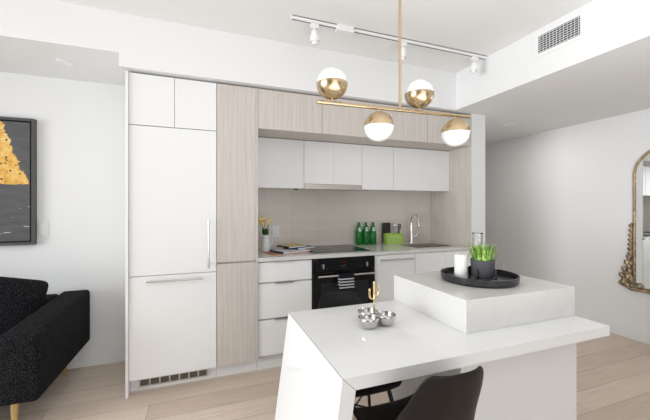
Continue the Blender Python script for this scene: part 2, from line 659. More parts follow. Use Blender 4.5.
t = thing('refrigerator', 'tall built-in fridge behind white panels with two steel bar handles', 'refrigerator', (-0.2, YF, 0))
obj('body', cab_body(bm_new(), XA, XB0 - 0.002, 0.11, 1.953, YF), M['lacquer'], t)
d = obj('door', B(XA + 0.001, XB0 - 0.003, YF, YF + 0.019, 0.862, 1.952, 0.0012), M['lacquer'], t)
obj('handle', bar_handle((0.036, YF - 0.032, 0.905), (0.036, YF - 0.032, 1.255), 0.033, 0.0065), M['steel'], d, smooth=True, angle=40, label='vertical steel bar handle')
d = obj('freezer_drawer', B(XA + 0.001, XB0 - 0.003, YF, YF + 0.019, 0.113, 0.857, 0.0012), M['lacquer'], t)
obj('handle', bar_handle((-0.375, YF - 0.032, 0.82), (-0.018, YF - 0.032, 0.82), 0.033, 0.0065), M['steel'], d, smooth=True, angle=40, label='horizontal steel bar handle')
obj('toe_kick', B(XA, XB0 - 0.002, TOE, TOE + 0.018, 0.0, 0.11), M['lacquer'], t)
bm = bm_new()
gx0, gx1, gz0, gz1 = -0.445, 0.028, 0.028, 0.088
box(bm, gx0, gx1, TOE - 0.014, TOE - 0.001, gz0, gz0 + 0.008)
box(bm, gx0, gx1, TOE - 0.014, TOE - 0.001, gz1 - 0.008, gz1)
n = 7
for i in range(n + 1):
    xx = gx0 + (gx1 - gx0) * i / n
    box(bm, xx - 0.005, xx + 0.005, TOE - 0.0145, TOE - 0.001, gz0, gz1)
v = obj('vent_grille', bm, M['pull'], t, label='metal vent grille in the plinth')
bm = bm_new()
for i in range(n):
    xa = gx0 + (gx1 - gx0) * i / n + 0.006
    xb = gx0 + (gx1 - gx0) * (i + 1) / n - 0.006
    for k in range(5):
        z = gz0 + 0.010 + k * 0.0085
        prism(bm, [(TOE - 0.013, z), (TOE - 0.013, z + 0.0035), (TOE - 0.003, z + 0.0075), (TOE - 0.003, z + 0.004)], 'x', xa, xb)
obj('slats', bm, M['tan'], v)
obj('shade_sheet', B(gx0 + 0.003, gx1 - 0.003, TOE - 0.0028, TOE - 0.001, gz0 + 0.003, gz1 - 0.003), M['grilleshade'], v)  # thin dark sheet, the shade between the slats put into its colour

# pantry
t = thing('pantry_cabinet', 'tall narrow pale oak pantry between the fridge and the worktop', 'cabinet', (0.25, YF, 0))
obj('body', cab_body(bm_new(), XB0, XC0 - 0.001, 0.11, 2.33, YF), M['oak'], t)
obj('door', B(XB0 + 0.001, XC0 - 0.018, YF, YF + 0.019, 0.930, 2.328, 0.001), M['oak'], t, label='upper door')
obj('door', B(XB0 + 0.001, XC0 - 0.018, YF, YF + 0.019, 0.116, 0.916, 0.001), M['oak'], t, label='lower door')
obj('side_panel', B(XC0 - 0.0165, XC0 - 0.0005, YF - 0.002, YF + 0.02, 0.11, 2.33), M['oak'], t)
obj('toe_kick', B(XB0, XC0, TOE, TOE + 0.018, 0.0, 0.11), M['lacquer'], t)

# oak upper cabinets, flush with the tall units
ox = [XC0, 0.971, 1.527, 2.083, XD - 0.009]
olab = ['pale oak upper cabinet nearest the tall oak pantry', 'pale oak upper cabinet second from the pantry, directly above the range hood',
        'pale oak upper cabinet second from the white partition', 'pale oak upper cabinet nearest the white partition']
for i in range(4):
    x0, x1 = ox[i] + 0.0005, ox[i + 1] - 0.0005
    t = thing('upper_cabinet', olab[i], 'cabinet', ((x0 + x1) / 2, YF, 2.005), group='oak cabinets along the top')
    obj('body', cab_body(bm_new(), x0, x1, 2.006, 2.33, YF), M['oak'], t)
    obj('door', B(x0 + 0.001, x1 - 0.001, YF, YF + 0.019, 2.005, 2.328, 0.001), M['oak'], t)

# right oak end panel
solo('end_panel', B(XD - 0.0078, XD + 0.001, YF, YW - 0.013, 0.0, 2.33, 0.001), M['oak'],
     'pale oak end panel closing the right side of the worktop', 'panel', (XD - 0.01, 3.0, 0))

# white wall cabinets
YU = 3.0
units = [((0.416, 0.900), 1.545, 'white single-door wall cabinet next to the oak pantry'),
         ((0.902, 1.210, 1.520), 1.592, 'shorter white two-door wall cabinet above the range hood'),
         ((1.522, 1.890), 1.548, 'white single-door wall cabinet just right of the hood'),
         ((1.892, 2.257, 2.6305), 1.548, 'white two-door wall cabinet above the sink')]
for xs, zb, lab in units:
    t = thing('wall_cabinet', lab, 'cabinet', ((xs[0] + xs[-1]) / 2, YU, zb), group='white wall cabinets')
    obj('body', cab_body(bm_new(), xs[0], xs[-1], zb, 2.003, YU, YW - 0.013), M['lacquer'], t)
    for a, b_ in zip(xs, xs[1:]):
        obj('door', B(a + 0.001, b_ - 0.001, YU, YU + 0.019, zb - 0.004, 2.0, 0.001), M['lacquer'], t)

t = thing('range_hood', 'slim stainless steel range hood under the white wall cabinets', 'range hood', (1.21, YU, 1.54))
obj('body', B(0.906, 1.516, YU + 0.025, YW - 0.013, 1.552, 1.5875), M['steel'], t)
obj('front_lip', B(0.904, 1.518, YU + 0.002, YU + 0.024, 1.538, 1.5865, 0.002), M['sinksteel'], t)
obj('filter', B(0.95, 1.47, YU + 0.06, YU + 0.28, 1.549, 1.5515), M['pull'], t)
obj('switch', B(0.845, 0.875, 3.10, 3.17, 1.535, 1.5445), M['blackmatte'], t, label='small dark switch box under the neighbouring cabinet')

# worktop with a sink cut-out
cx0, cx1, cz0, cz1 = 0.4165, 2.6315, 0.917, 0.947
sx0, sx1, sy0, sy1 = 2.03, 2.50, 2.785, 3.115
bm = bm_new()
xs = [cx0, sx0, sx1, cx1]; ys = [YF - 0.012, sy0, sy1, YW - 0.0125]
top = [[bm.verts.new((x, y, cz1)) for y in ys] for x in xs]
bot = [[bm.verts.new((x, y, cz0)) for y in ys] for x in xs]
for i in range(3):
    for j in range(3):
        if i == 1 and j == 1:
            continue
        bm.faces.new((top[i][j], top[i + 1][j], top[i + 1][j + 1], top[i][j + 1]))
        bm.faces.new((bot[i][j], bot[i][j + 1], bot[i + 1][j + 1], bot[i + 1][j]))
per = [(0, 0), (1, 0), (2, 0), (3, 0), (3, 1), (3, 2), (3, 3), (2, 3), (1, 3), (0, 3), (0, 2), (0, 1)]
for a, b_ in zip(per, per[1:] + per[:1]):
    bm.faces.new((bot[a[0]][a[1]], bot[b_[0]][b_[1]], top[b_[0]][b_[1]], top[a[0]][a[1]]))
inn = [(1, 1), (1, 2), (2, 2), (2, 1)]
for a, b_ in zip(inn, inn[1:] + inn[:1]):
    bm.faces.new((bot[a[0]][a[1]], bot[b_[0]][b_[1]], top[b_[0]][b_[1]], top[a[0]][a[1]]))
bmesh.ops.recalc_face_normals(bm, faces=bm.faces[:])
solo('worktop', bm, M['counter'], 'pale grey stone worktop along the tiled wall', 'countertop', (1.5, 3.0, 0.917))

# sink bowl
t = thing('sink', 'rectangular stainless steel sink set into the right end of the worktop', 'sink', (2.265, 2.95, 0.73))
bm = bm_new()
e = 0.004
rim_o = [(sx0 - 0.008, sy0 - 0.008), (sx1 + 0.008, sy0 - 0.008), (sx1 + 0.008, sy1 + 0.008), (sx0 - 0.008, sy1 + 0.008)]
rim_i = [(sx0 + e, sy0 + e), (sx1 - e, sy0 + e), (sx1 - e, sy1 - e), (sx0 + e, sy1 - e)]
v0 = [bm.verts.new((x, y, 0.9478)) for x, y in rim_o]
v1 = [bm.verts.new((x, y, 0.9478)) for x, y in rim_i]
v2 = [bm.verts.new((x, y, 0.745)) for x, y in rim_i]
for i in range(4):
    j = (i + 1) % 4
    bm.faces.new((v0[i], v0[j], v1[j], v1[i]))
    bm.faces.new((v1[i], v1[j], v2[j], v2[i]))
bm.faces.new(v2)
o = obj('bowl', bm, M['sinksteel'], t)
md = o.modifiers.new('thick', 'SOLIDIFY'); md.thickness = 0.0006; md.offset = 0
obj('drain', lathe(bm_new(), [(0.0, 0.001), (0.03, 0.001), (0.042, 0.004), (0.042, 0.0)], 2.265, 2.98, 0.7465, 24), M['chrome'], t, smooth=True, angle=40)

# faucet
t = thing('faucet', 'tall chrome gooseneck faucet behind the sink', 'faucet', (2.295, 3.25, 0.947))
fx, fy = 2.295, 3.25
obj('base', lathe(bm_new(), [(0.027, 0), (0.027, 0.012), (0.021, 0.02), (0.021, 0.125), (0.017, 0.135), (0.0, 0.135)], fx, fy, 0.9472, 24), M['chrome'], t, smooth=True, angle=40)
pts = [(fx, fy, 0.947 + 0.13), (fx, fy, 1.16)]
for k in range(0, 13):
    a = PI - k * PI * 0.93 / 12
    pts.append((fx - 0.03 * k / 12, fy - 0.085 - 0.085 * math.cos(a), 1.197 + 0.085 * math.sin(a)))
sp = obj('spout', tube(bm_new(), pts, 0.011, 14), M['chrome'], t, smooth=True, angle=60)
e_ = Vector(pts[-1]); dirn = (Vector(pts[-1]) - Vector(pts[-2])).normalized()
obj('spray_head', tube(bm_new(), [e_, e_ + dirn * 0.01, e_ + dirn * 0.02, e_ + dirn * 0.085], [0.0125, 0.0155, 0.016, 0.0175], 16), M['chrome'], t, smooth=True, angle=60)
bm = bm_new()
tube(bm, [(fx + 0.015, fy, 1.012), (fx + 0.05, fy - 0.004, 1.012)], 0.0125, 14)
tube(bm, [(fx + 0.046, fy - 0.004, 1.012), (fx + 0.062, fy - 0.01, 1.032), (fx + 0.075, fy - 0.02, 1.075)], [0.007, 0.006, 0.005], 10)
obj('lever', bm, M['chrome'], t, smooth=True, angle=50)

# cooktop
t = thing('cooktop', 'flat black glass cooktop set into the worktop above the oven', 'cooktop', (1.2, 3.03, 0.947))
obj('glass_top', B(0.905, 1.495, 2.775, 3.275, 0.9472, 0.952, 0.0015), M['blackglass'], t)
for (x, y, r) in ((1.05, 2.91, 0.09), (1.05, 3.14, 0.07), (1.34, 2.91, 0.07), (1.34, 3.14, 0.09)):
    obj('burner_ring', lathe(bm_new(), [(r - 0.002, 0), (r - 0.002, 0.0004), (r, 0.0004), (r, 0)], x, y, 0.9522, 40, cap=False), M['ringmark'], t, label='faint ring marking a burner')

# drawer unit
t = thing('drawer_unit', 'white three-drawer base unit between the pantry and the oven', 'cabinet', (0.65, YF, 0))
dx0, dx1 = 0.4175, 0.880
YD = YF + 0.012
obj('body', cab_body(bm_new(), dx0, dx1, 0.11, 0.9165, YD), M['carcass'], t)
for z0, z1, zp in ((0.742, 0.905, 0.905), (0.441, 0.730, 0.732), (0.137, 0.428, 0.430)):
    dd = obj('drawer', B(dx0 + 0.001, dx1 - 0.001, YD, YD + 0.019, z0, z1, 0.001), M['lacquer'], t)
    bm = bm_new()
    box(bm, dx0 + 0.14, dx0 + 0.30, YD - 0.010, YD + 0.019, z1 + 0.0005, z1 + 0.003)
    box(bm, dx0 + 0.14, dx0 + 0.30, YD - 0.012, YD - 0.0095, z1 - 0.006, z1 + 0.003)
    obj('edge_pull', bm, M['pull'], dd, label='thin aluminium edge pull')
obj('toe_kick', B(dx0, dx1, TOE, TOE + 0.018, 0.0, 0.11), M['lacquer'], t)

# oven
ovx0, ovx1 = 0.884, 1.486
t = thing('oven', 'black built-in oven with a steel bar handle and two steel knobs', 'oven', (1.185, YF, 0))
obj('body', cab_body(bm_new(), ovx0 + 0.001, ovx1 - 0.001, 0.292, 0.9165, YF), M['blackpaint'], t)
obj('control_panel', B(ovx0 + 0.002, ovx1 - 0.002, YF - 0.012, YF + 0.02, 0.797, 0.913, 0.002), M['blackglass'], t)
od = obj('door', B(ovx0 + 0.002, ovx1 - 0.002, YF - 0.014, YF + 0.02, 0.296, 0.792, 0.002), M['blackglass'], t)
obj('window_border', B(ovx0 + 0.07, ovx1 - 0.07, YF - 0.0148, YF - 0.0142, 0.36, 0.70), M['blackpaint'], od)
obj('handle', bar_handle((0.925, YF - 0.058, 0.765), (1.445, YF - 0.058, 0.765), 0.046, 0.009), M['steel'], od, smooth=True, angle=40, label='steel bar handle')
for kx in (0.968, 1.392):
    bm = lathe(bm_new(), [(0.0, 0.0), (0.018, 0.0), (0.018, 0.012), (0.014, 0.015), (0.0, 0.015)], 0, 0, 0, 24)
    bm.transform(Matrix.Translation((kx, YF - 0.0125, 0.847)) @ Matrix.Rotation(R(90), 4, 'X'))
    kb = obj('knob', bm, M['blackpaint'], t, smooth=True, angle=40)
    obj('grip', B(kx - 0.0065, kx + 0.0065, YF - 0.042, YF - 0.0285, 0.827, 0.867, 0.003), M['chrome'], kb, label='upright chrome grip')
bm = bm_new()
for i, xx in enumerate((1.152, 1.163, 1.178, 1.189)):
    box(bm, xx, xx + 0.0018, YF - 0.0126, YF - 0.0122, 0.872, 0.882)
    box(bm, xx + 0.005, xx + 0.0068, YF - 0.0126, YF - 0.0122, 0.872, 0.882)
    box(bm, xx, xx + 0.0068, YF - 0.0126, YF - 0.0122, 0.8804, 0.882)
    box(bm, xx, xx + 0.0068, YF - 0.0126, YF - 0.0122, 0.872, 0.8736)
obj('display', bm, M['red'], t, label='dim red digital clock display')
bm = bm_new()
for xx in (1.16, 1.18):
    box(bm, xx - 0.003, xx + 0.003, YF - 0.0132, YF - 0.0122, 0.842, 0.847)
obj('button', bm, M['pull'], t)
obj('warming_drawer', B(ovx0 + 0.002, ovx1 - 0.002, YF + 0.001, YF + 0.02, 0.116, 0.288, 0.001), M['lacquer'], t, label='white panel below the oven')
obj('toe_kick', B(ovx0, ovx1, TOE, TOE + 0.018, 0.0, 0.11), M['lacquer'], t)

# towel over the oven handle
hy, hz = YF - 0.058, 0.765
prof = [(hy + 0.0145, 0.670)]
for k in range(0, 9):
    a = k * PI / 8
    prof.append((hy + 0.0145 * math.cos(a), hz + 0.0145 * math.sin(a)))
prof += [(hy - 0.0165, 0.72), (hy - 0.0185, 0.67), (hy - 0.0185, 0.645)]
bm = bm_new()
nx = 10
grid = []
for i in range(nx + 1):
    x = 1.102 + 0.142 * i / nx
    row = []
    for j, (y, z) in enumerate(prof):
        w = 0.0025 * math.sin(i * 1.3) * min(1, abs(z - hz) * 12) * (-1 if j > 5 else 0.3)
        row.append(bm.verts.new((x, y + (-abs(w) if j > 5 else abs(w) * 0.3), z)))
    grid.append(row)
for i in range(nx):
    for j in range(len(prof) - 1):
        bm.faces.new((grid[i][j], grid[i + 1][j], grid[i + 1][j + 1], grid[i][j + 1]))
o = solo('dish_towel', bm, M['towel'], 'black dish towel with white stripes hanging over the oven handle', 'towel', (1.173, hy, hz), smooth=True)
md = o.modifiers.new('thick', 'SOLIDIFY'); md.thickness = 0.004; md.offset = 0

# dishwasher + sink cabinet
dwx0, dwx1 = 1.489, 1.936
t = thing('dishwasher', 'white panelled dishwasher with a horizontal steel handle right of the oven', 'dishwasher', (1.71, YF, 0))
obj('body', cab_body(bm_new(), dwx0, dwx1, 0.11, 0.9165, YF), M['carcass'], t)
dd = obj('door', B(dwx0 + 0.001, dwx1 - 0.001, YF, YF + 0.019, 0.116, 0.912, 0.001), M['lacquer'], t)
obj('handle', bar_handle((1.545, YF - 0.034, 0.868), (1.885, YF - 0.034, 0.868), 0.035, 0.0075), M['steel'], dd, smooth=True, angle=40, label='steel bar handle')
obj('toe_kick', B(dwx0, dwx1, TOE, TOE + 0.018, 0.0, 0.11), M['lacquer'], t)
t = thing('sink_cabinet', 'white two-door base cabinet under the sink', 'cabinet', (2.28, YF, 0))
skx0, skx1 = 1.939, 2.631
bm = bm_new()
box(bm, skx0, skx0 + 0.018, YF + 0.0205, YW - 0.015, 0.11, 0.9165)
box(bm, skx1 - 0.018, skx1, YF + 0.0205, YW - 0.015, 0.11, 0.9165)
box(bm, skx0 + 0.018, skx1 - 0.018, YF + 0.0205, YW - 0.015, 0.11, 0.128)
obj('body', bm, M['lacquer'], t)
xm = (skx0 + skx1) / 2 + 0.02
obj('door', B(skx0 + 0.001, xm - 0.0015, YF, YF + 0.019, 0.116, 0.912, 0.001), M['lacquer'], t)
obj('door', B(xm + 0.0015, skx1 - 0.001, YF, YF + 0.019, 0.116, 0.912, 0.001), M['lacquer'], t)
obj('toe_kick', B(skx0, skx1, TOE, TOE + 0.018, 0.0, 0.11), M['lacquer'], t)


# ------------------------------------------------------------------ wall plates
def plate_y(name, x, z, w, h, y, label, cat, kind):
    t = thing(name, label, cat, (x, y, z - h / 2))
    obj('cover_plate', B(x - w / 2, x + w / 2, y - 0.007, y - 0.0005, z - h / 2, z + h / 2, 0.002), M['whiteplastic'], t)
    if kind == 'switch':
        for k in range(3):
            zz_ = z + 0.028 - k * 0.028
            obj('rocker', B(x - 0.016, x + 0.016, y - 0.0115, y - 0.0068, zz_ - 0.012, zz_ + 0.012, 0.001), M['fixture'], t)
    else:
        for s in (-1, 1):
            sk = obj('socket', B(x - 0.016, x + 0.016, y - 0.0088, y - 0.0068, z + s * 0.022 - 0.015, z + s * 0.022 + 0.015, 0.001), M['fixture'], t)
            bm = bm_new()
            for q in (-1, 1):
                box(bm, x + q * 0.006 - 0.001, x + q * 0.006 + 0.001, y - 0.0091, y - 0.0086, z + s * 0.022 - 0.004, z + s * 0.022 + 0.005)
            obj('slots', bm, M['rail'], sk)
    return t


plate_y('light_switch', -1.243, 1.181, 0.066, 0.13, YW, 'white wall switch plate beside the lower right corner of the painting', 'switch', 'switch')
plate_y('power_outlet', 0.698, 1.112, 0.07, 0.115, YW - 0.012, 'white outlet plate on the tiles behind the flower pitcher', 'outlet', 'outlet')
plate_y('power_outlet', 1.735, 1.140, 0.07, 0.115, YW - 0.012, 'white outlet plate on the tiles behind the green bottles', 'outlet', 'outlet')
t = thing('power_outlet', 'small white outlet plate low on the hall wall behind the potted plant', 'outlet', (XR, 3.63, 0.43))
obj('cover_plate', B(XR - 0.007, XR - 0.0005, 3.595, 3.665, 0.43, 0.545, 0.002), M['whiteplastic'], t)
for s in (-1, 1):
    obj('socket', B(XR - 0.009, XR - 0.0068, 3.614, 3.646, 0.4875 + s * 0.023 - 0.015, 0.4875 + s * 0.023 + 0.015, 0.001), M['fixture'], t)

# ------------------------------------------------------------------ air vent on the right bulkhead
XV = 2.395
t = thing('air_vent', 'white rectangular air vent grille on the bulkhead above the hall', 'vent', (XV, 1.616, 2.507))
vy0, vy1, vz0, vz1 = 1.468, 1.765, 2.530, 2.662
bm = bm_new()
fy0, fy1, fz0, fz1 = 1.438, 1.795, 2.504, 2.690
box(bm, XV - 0.006, XV - 0.0005, fy0, fy1, fz0, vz0)
box(bm, XV - 0.006, XV - 0.0005, fy0, fy1, vz1, fz1)
box(bm, XV - 0.006, XV - 0.0005, fy0, vy0, vz0, vz1)
box(bm, XV - 0.006, XV - 0.0005, vy1, fy1, vz0, vz1)
obj('frame', bm, M['fixture'], t)
obj('vent_shade_sheet', B(XV - 0.0014, XV - 0.0005, vy0, vy1, vz0, vz1), M['grilleshade'], t, label='dark sheet painted as shade behind the louvres')  # flat dark sheet on the bulkhead, coloured as the shade inside the vent
bm = bm_new()
for k in range(8):
    z = vz0 + (k + 0.5) * (vz1 - vz0) / 8
    prism(bm, [(XV - 0.0055, z - 0.0035), (XV - 0.0055, z - 0.0015), (XV - 0.002, z + 0.0035), (XV - 0.002, z + 0.0015)], 'y', vy0, vy1)
obj('louvres', bm, M['fixture'], t)
bm = bm_new()
for k in range(12):
    y = vy0 + (k + 0.5) * (vy1 - vy0) / 12
    box(bm, XV - 0.0035, XV - 0.0015, y - 0.0012, y + 0.0012, vz0, vz1)
obj('vanes', bm, M['fixture'], t)


# ------------------------------------------------------------------ recessed lights
def downlight(x, y, z, r, label):
    t = thing('downlight', label, 'light', (x, y, z))
    obj('trim_ring', lathe(bm_new(), [(r, 0), (r, -0.004), (r * 0.8, -0.006), (r * 0.72, -0.002), (r * 0.72, 0)], x, y, z - 0.0004, 32, cap=False), M['fixture'], t, smooth=True, angle=40)
    obj('lens', lathe(bm_new(), [(0, -0.002), (r * 0.72, -0.002), (r * 0.72, -0.0005), (0, -0.0005)], x, y, z - 0.0004, 32, cap=False), M['opal'], t)


downlight(-0.965, 2.945, ZL, 0.055, 'round white recessed downlight in the low ceiling at the left')
downlight(3.39, 2.88, ZH, 0.06, 'round white recessed downlight in the low hall ceiling')

d_ = bpy.data.lights.new('hall_downlight_lamp', 'AREA'); d_.shape = 'DISK'; d_.size = 0.12; d_.energy = 5; d_.color = (1.0, 0.96, 0.92)
o = bpy.data.objects.new('hall_downlight_lamp', d_); o.location = (3.39, 2.88, ZH - 0.012); C.objects.link(o)

# ------------------------------------------------------------------ track lighting
t = thing('track_rail', 'long white lighting rail on the ceiling in front of the kitchen', 'light rail', (1.48, 2.255, ZC))
ty = 2.255
bm = bm_new()
box(bm, 0.585, 2.385, ty - 0.018, ty - 0.006, ZC - 0.024, ZC - 0.0005)
box(bm, 0.585, 2.385, ty + 0.006, ty + 0.018, ZC - 0.024, ZC - 0.0005)
box(bm, 0.585, 2.385, ty - 0.018, ty + 0.018, ZC - 0.006, ZC - 0.0006)
obj('rail', bm, M['fixture'], t)
obj('slot', B(0.59, 2.38, ty - 0.0058, ty + 0.0058, ZC - 0.0235, ZC - 0.0065), M['rail'], t, label='dark slot along the rail')
obj('feed_box', B(0.928, 1.062, ty - 0.03, ty + 0.03, ZC - 0.045, ZC - 0.0005, 0.003), M['fixture'], t)
for xx in (0.578, 2.385):
    obj('end_cap', B(xx, xx + 0.007, ty - 0.018, ty + 0.018, ZC - 0.024, ZC - 0.0005), M['fixture'], t)


def spot(x, tilt, label):
    t = thing('spotlight', label, 'light', (x, ty, ZC - 0.0245), group='spotlights on the ceiling rail')
    obj('adapter', B(-0.03, 0.03, -0.015, 0.015, -0.03, 0.0, 0.003), M['fixture'], t, local=True)
    obj('stem', tube(bm_new(), [(0, 0, -0.03), (0, 0, -0.055)], 0.007, 10), M['fixture'], t, smooth=True, angle=40, local=True)
    bm = lathe(bm_new(), [(0.0, 0), (0.022, 0), (0.026, -0.008), (0.026, -0.03), (0.034, -0.034), (0.034, -0.072), (0.030, -0.074), (0.030, -0.07), (0, -0.066)], 0, 0, 0, 24, cap=False)
    bm.transform(Matrix.Translation((0, 0, -0.05)) @ Matrix.Rotation(tilt, 4, 'Y') @ Matrix.Rotation(R(6), 4, 'X'))
    h = obj('lamp_head', bm, M['fixture'], t, smooth=True, angle=40, local=True)
    bm = lathe(bm_new(), [(0.0, 0), (0.024, 0), (0.022, -0.018), (0.018, -0.022), (0, -0.022)], 0, 0, -0.072, 20)
    bm.transform(Matrix.Translation((0, 0, -0.05)) @ Matrix.Rotation(tilt, 4, 'Y') @ Matrix.Rotation(R(6), 4, 'X'))
    obj('bulb', bm, M['opal'], h, smooth=True, angle=40, local=True)


spot(0.757, R(-6), 'small white spotlight left of the feed box on the ceiling rail')
spot(1.512, R(2), 'small white spotlight at the middle of the rail, beside the brass rod')
spot(2.257, R(4), 'small white spotlight at the right end of the rail, by the bulkhead')

# ------------------------------------------------------------------ pendant
pa = Vector((0.504, 1.467, 1.862)); pb = Vector((1.383, 1.419, 1.862))
pc = pa.lerp(pb, 0.5065)
t = thing('pendant_lamp', 'brass bar pendant lamp with four half-brass, half-white globes over the table', 'lamp', (pc.x, pc.y, 1.7))
obj('bar', tube(bm_new(), [pa, pb], 0.0095, 16), M['brass'], t, smooth=True, angle=40)
obj('rod', tube(bm_new(), [pc, (pc.x, pc.y, ZC - 0.02)], 0.0072, 14), M['brass'], t, smooth=True, angle=40)
obj('canopy', lathe(bm_new(), [(0, -0.026), (0.055, -0.026), (0.06, -0.02), (0.06, 0)], pc.x, pc.y, ZC - 0.0005, 32), M['brass'], t, smooth=True, angle=40)
GR = 0.0745
for frac, up in ((0.087, 1), (0.370, -1), (0.6365, 1), (0.8945, -1)):
    p = pa.lerp(pb, frac)
    cz_ = p.z + up * (0.0095 + 0.010 + GR)
    prof_b = []
    N = 14
    r2 = GR + 0.0012
    for k in range(N + 1):
        a = -PI / 2 + (PI / 2) * k / N
        prof_b.append((r2 * math.cos(a) if k else 0.0, r2 * math.sin(a)))
    prof_b += [(GR - 0.002, 0.0)]
    prof_w = []
    for k in range(N + 1):
        a = PI * 0.5 * k / N
        prof_w.append((GR * math.cos(a) if k < N else 0.0, GR * math.sin(a)))
    prof_w = [(0, -0.001), (GR, -0.001)] + prof_w[0:]
    bm = lathe(bm_new(), [(r_, up * z_) for r_, z_ in prof_b], p.x, p.y, cz_, 40, cap=False)
    g_ = obj('globe', bm, M['brass'], t, smooth=True, angle=60)
    obj('glass_dome', lathe(bm_new(), [(r_, up * z_) for r_, z_ in prof_w[1:]], p.x, p.y, cz_, 40, cap=False), M['opal'], g_, smooth=True, angle=60, label='white glass half')
    obj('stem', tube(bm_new(), [(p.x, p.y, p.z + up * 0.006), (p.x, p.y, p.z + up * 0.022)], 0.006, 10), M['brass'], g_, smooth=True, angle=40)

# ------------------------------------------------------------------ kitchen island with low table
t = thing('kitchen_island', 'white gloss dining table with a slanted end leg, joined to a raised stone island block', 'island', (1.4, 1.5, 0))
x0, x1, y0, y1, zt, th = 0.466, 1.976, 1.073, 1.865, 0.745, 0.050
lean = 0.135 * zt
mi = 0.055
# mitred slab and slanted leg
obj('table_top', prism(bm_new(), [(x0 + 0.0015, zt), (x1, zt), (x1, zt - th), (x0 + mi - 0.001, zt - th)], 'y', y0, y1), M['gloss'], t)
obj('leg', prism(bm_new(), [(x0, zt - 0.0012), (x0 + mi - 0.0025, zt - th - 0.0005), (x0 + mi - lean - 0.006, 0.0), (x0 - lean, 0.0)], 'y', y0, y1), M['gloss'], t, label='slanted waterfall panel leg')
obj('raised_block', B(1.192, 1.978, 1.243, 1.885, zt + 0.0003, 0.909, 0.0015), M['block'], t, label='raised warm grey stone block')
obj('base', B(1.155, 1.984, 1.238, 1.87, 0.0, zt - th - 0.0003, 0.001), M['trim'], t, label='white cabinet base')

# ------------------------------------------------------------------ shell chairs
def shell_bm():
    """moulded seat shell: origin on the floor under the seat centre, facing +Y"""
    prof = [(0.235, 0.418), (0.225, 0.440), (0.18, 0.452), (0.09, 0.447), (0.0, 0.440), (-0.08, 0.440), (-0.145, 0.455), (-0.185, 0.495),
            (-0.205, 0.555), (-0.222, 0.625), (-0.238, 0.695), (-0.252, 0.755), (-0.260, 0.795), (-0.262, 0.812)]
    half = [0.150, 0.178, 0.198, 0.205, 0.205, 0.204, 0.200, 0.195, 0.186, 0.174, 0.160, 0.146, 0.128, 0.098]
    bm = bm_new()
    nu = 14
    rows = []
    for i, ((y, z), hw) in enumerate(zip(prof, half)):
        row = []
        tt = i / (len(prof) - 1)
        for k in range(nu + 1):
            u = -1 + 2 * k / nu
            c = abs(u) ** 3.0
            seat_w = max(0.0, 1 - tt / 0.55)
            back_w = min(1.0, max(0.0, (tt - 0.4) / 0.25))
            up_ = 0.050 * c * seat_w * min(1.0, 0.25 + tt * 3)
            fwd = 0.060 * c * back_w * (1 - 0.6 * max(0, (tt - 0.7) / 0.3))
            mid = 0.055 * c * max(0.0, 1 - abs(tt - 0.5) / 0.28)
            row.append(bm.verts.new((hw * u, y + fwd + mid, z + up_ + mid * 0.9)))
        rows.append(row)
    for a, b_ in zip(rows, rows[1:]):
        for k in range(nu):
            bm.faces.new((a[k], a[k + 1], b_[k + 1], b_[k]))
    bmesh.ops.recalc_face_normals(bm, faces=bm.faces[:])
    return bm


def chair(loc, rotz, label, m_):
    t = thing('shell_chair', label, 'chair', loc, rotz)
    o = obj('shell', shell_bm(), m_, t, smooth=True, local=True)
    md = o.modifiers.new('thick', 'SOLIDIFY'); md.thickness = 0.008; md.offset = 0
    subsurf(o, 2)
    for sx in (-1, 1):
        for sy in (-1, 1):
            obj('leg', tube(bm_new(), [(sx * 0.13, sy * 0.11, 0.432), (sx * 0.215, sy * 0.215, 0.0)], [0.013, 0.009], 12), M['blackmatte'], t, smooth=True, angle=50, local=True)
    for sx in (-1, 1):
        obj('seat_rail', tube(bm_new(), [(sx * 0.13, -0.13, 0.415), (sx * 0.13, 0.13, 0.415)], 0.008, 8), M['blackmatte'], t, smooth=True, local=True)
    obj('cross_brace', tube(bm_new(), [(-0.17, -0.16, 0.22), (0.17, 0.16, 0.22)], 0.005, 8), M['blackmatte'], t, smooth=True, local=True)
    obj('cross_brace', tube(bm_new(), [(0.17, -0.16, 0.232), (-0.17, 0.16, 0.232)], 0.005, 8), M['blackmatte'], t, smooth=True, local=True)
    return t


chair((0.80, 1.115, 0), R(0), 'dark brown moulded chair on the near side of the white table, its back to us', M['shell'])
chair((0.81, 1.69, 0), R(180), 'black moulded chair on the far side of the white table, facing us', M['shell2'])

# ------------------------------------------------------------------ three bowl server on the table
bc = Vector((0.838, 1.515, zt + 0.0005))
t = thing('snack_server', 'three small joined steel bowls with a gold cactus-shaped handle on the white table', 'serving bowls', bc)
for ang in (215, 335, 95):
    bx = bc.x + 0.060 * math.cos(R(ang)); by = bc.y + 0.060 * math.sin(R(ang))
    prof_o = [(0.0, 0.0), (0.020, 0.0), (0.035, 0.008), (0.046, 0.022), (0.0525, 0.042), (0.054, 0.056), (0.0525, 0.057), (0.0505, 0.042), (0.044, 0.024), (0.033, 0.011), (0.018, 0.004), (0.0, 0.004)]
    obj('bowl', lathe(bm_new(), prof_o, bx, by, bc.z, 32, cap=False), M['steel'], t, smooth=True, angle=70)
bm = bm_new()
tube(bm, [(bc.x, bc.y, zt + 0.004), (bc.x, bc.y, zt + 0.12), (bc.x, bc.y, zt + 0.222)], [0.0045, 0.0045, 0.006], 10)
ball(bm, (bc.x, bc.y, zt + 0.222), 0.006)
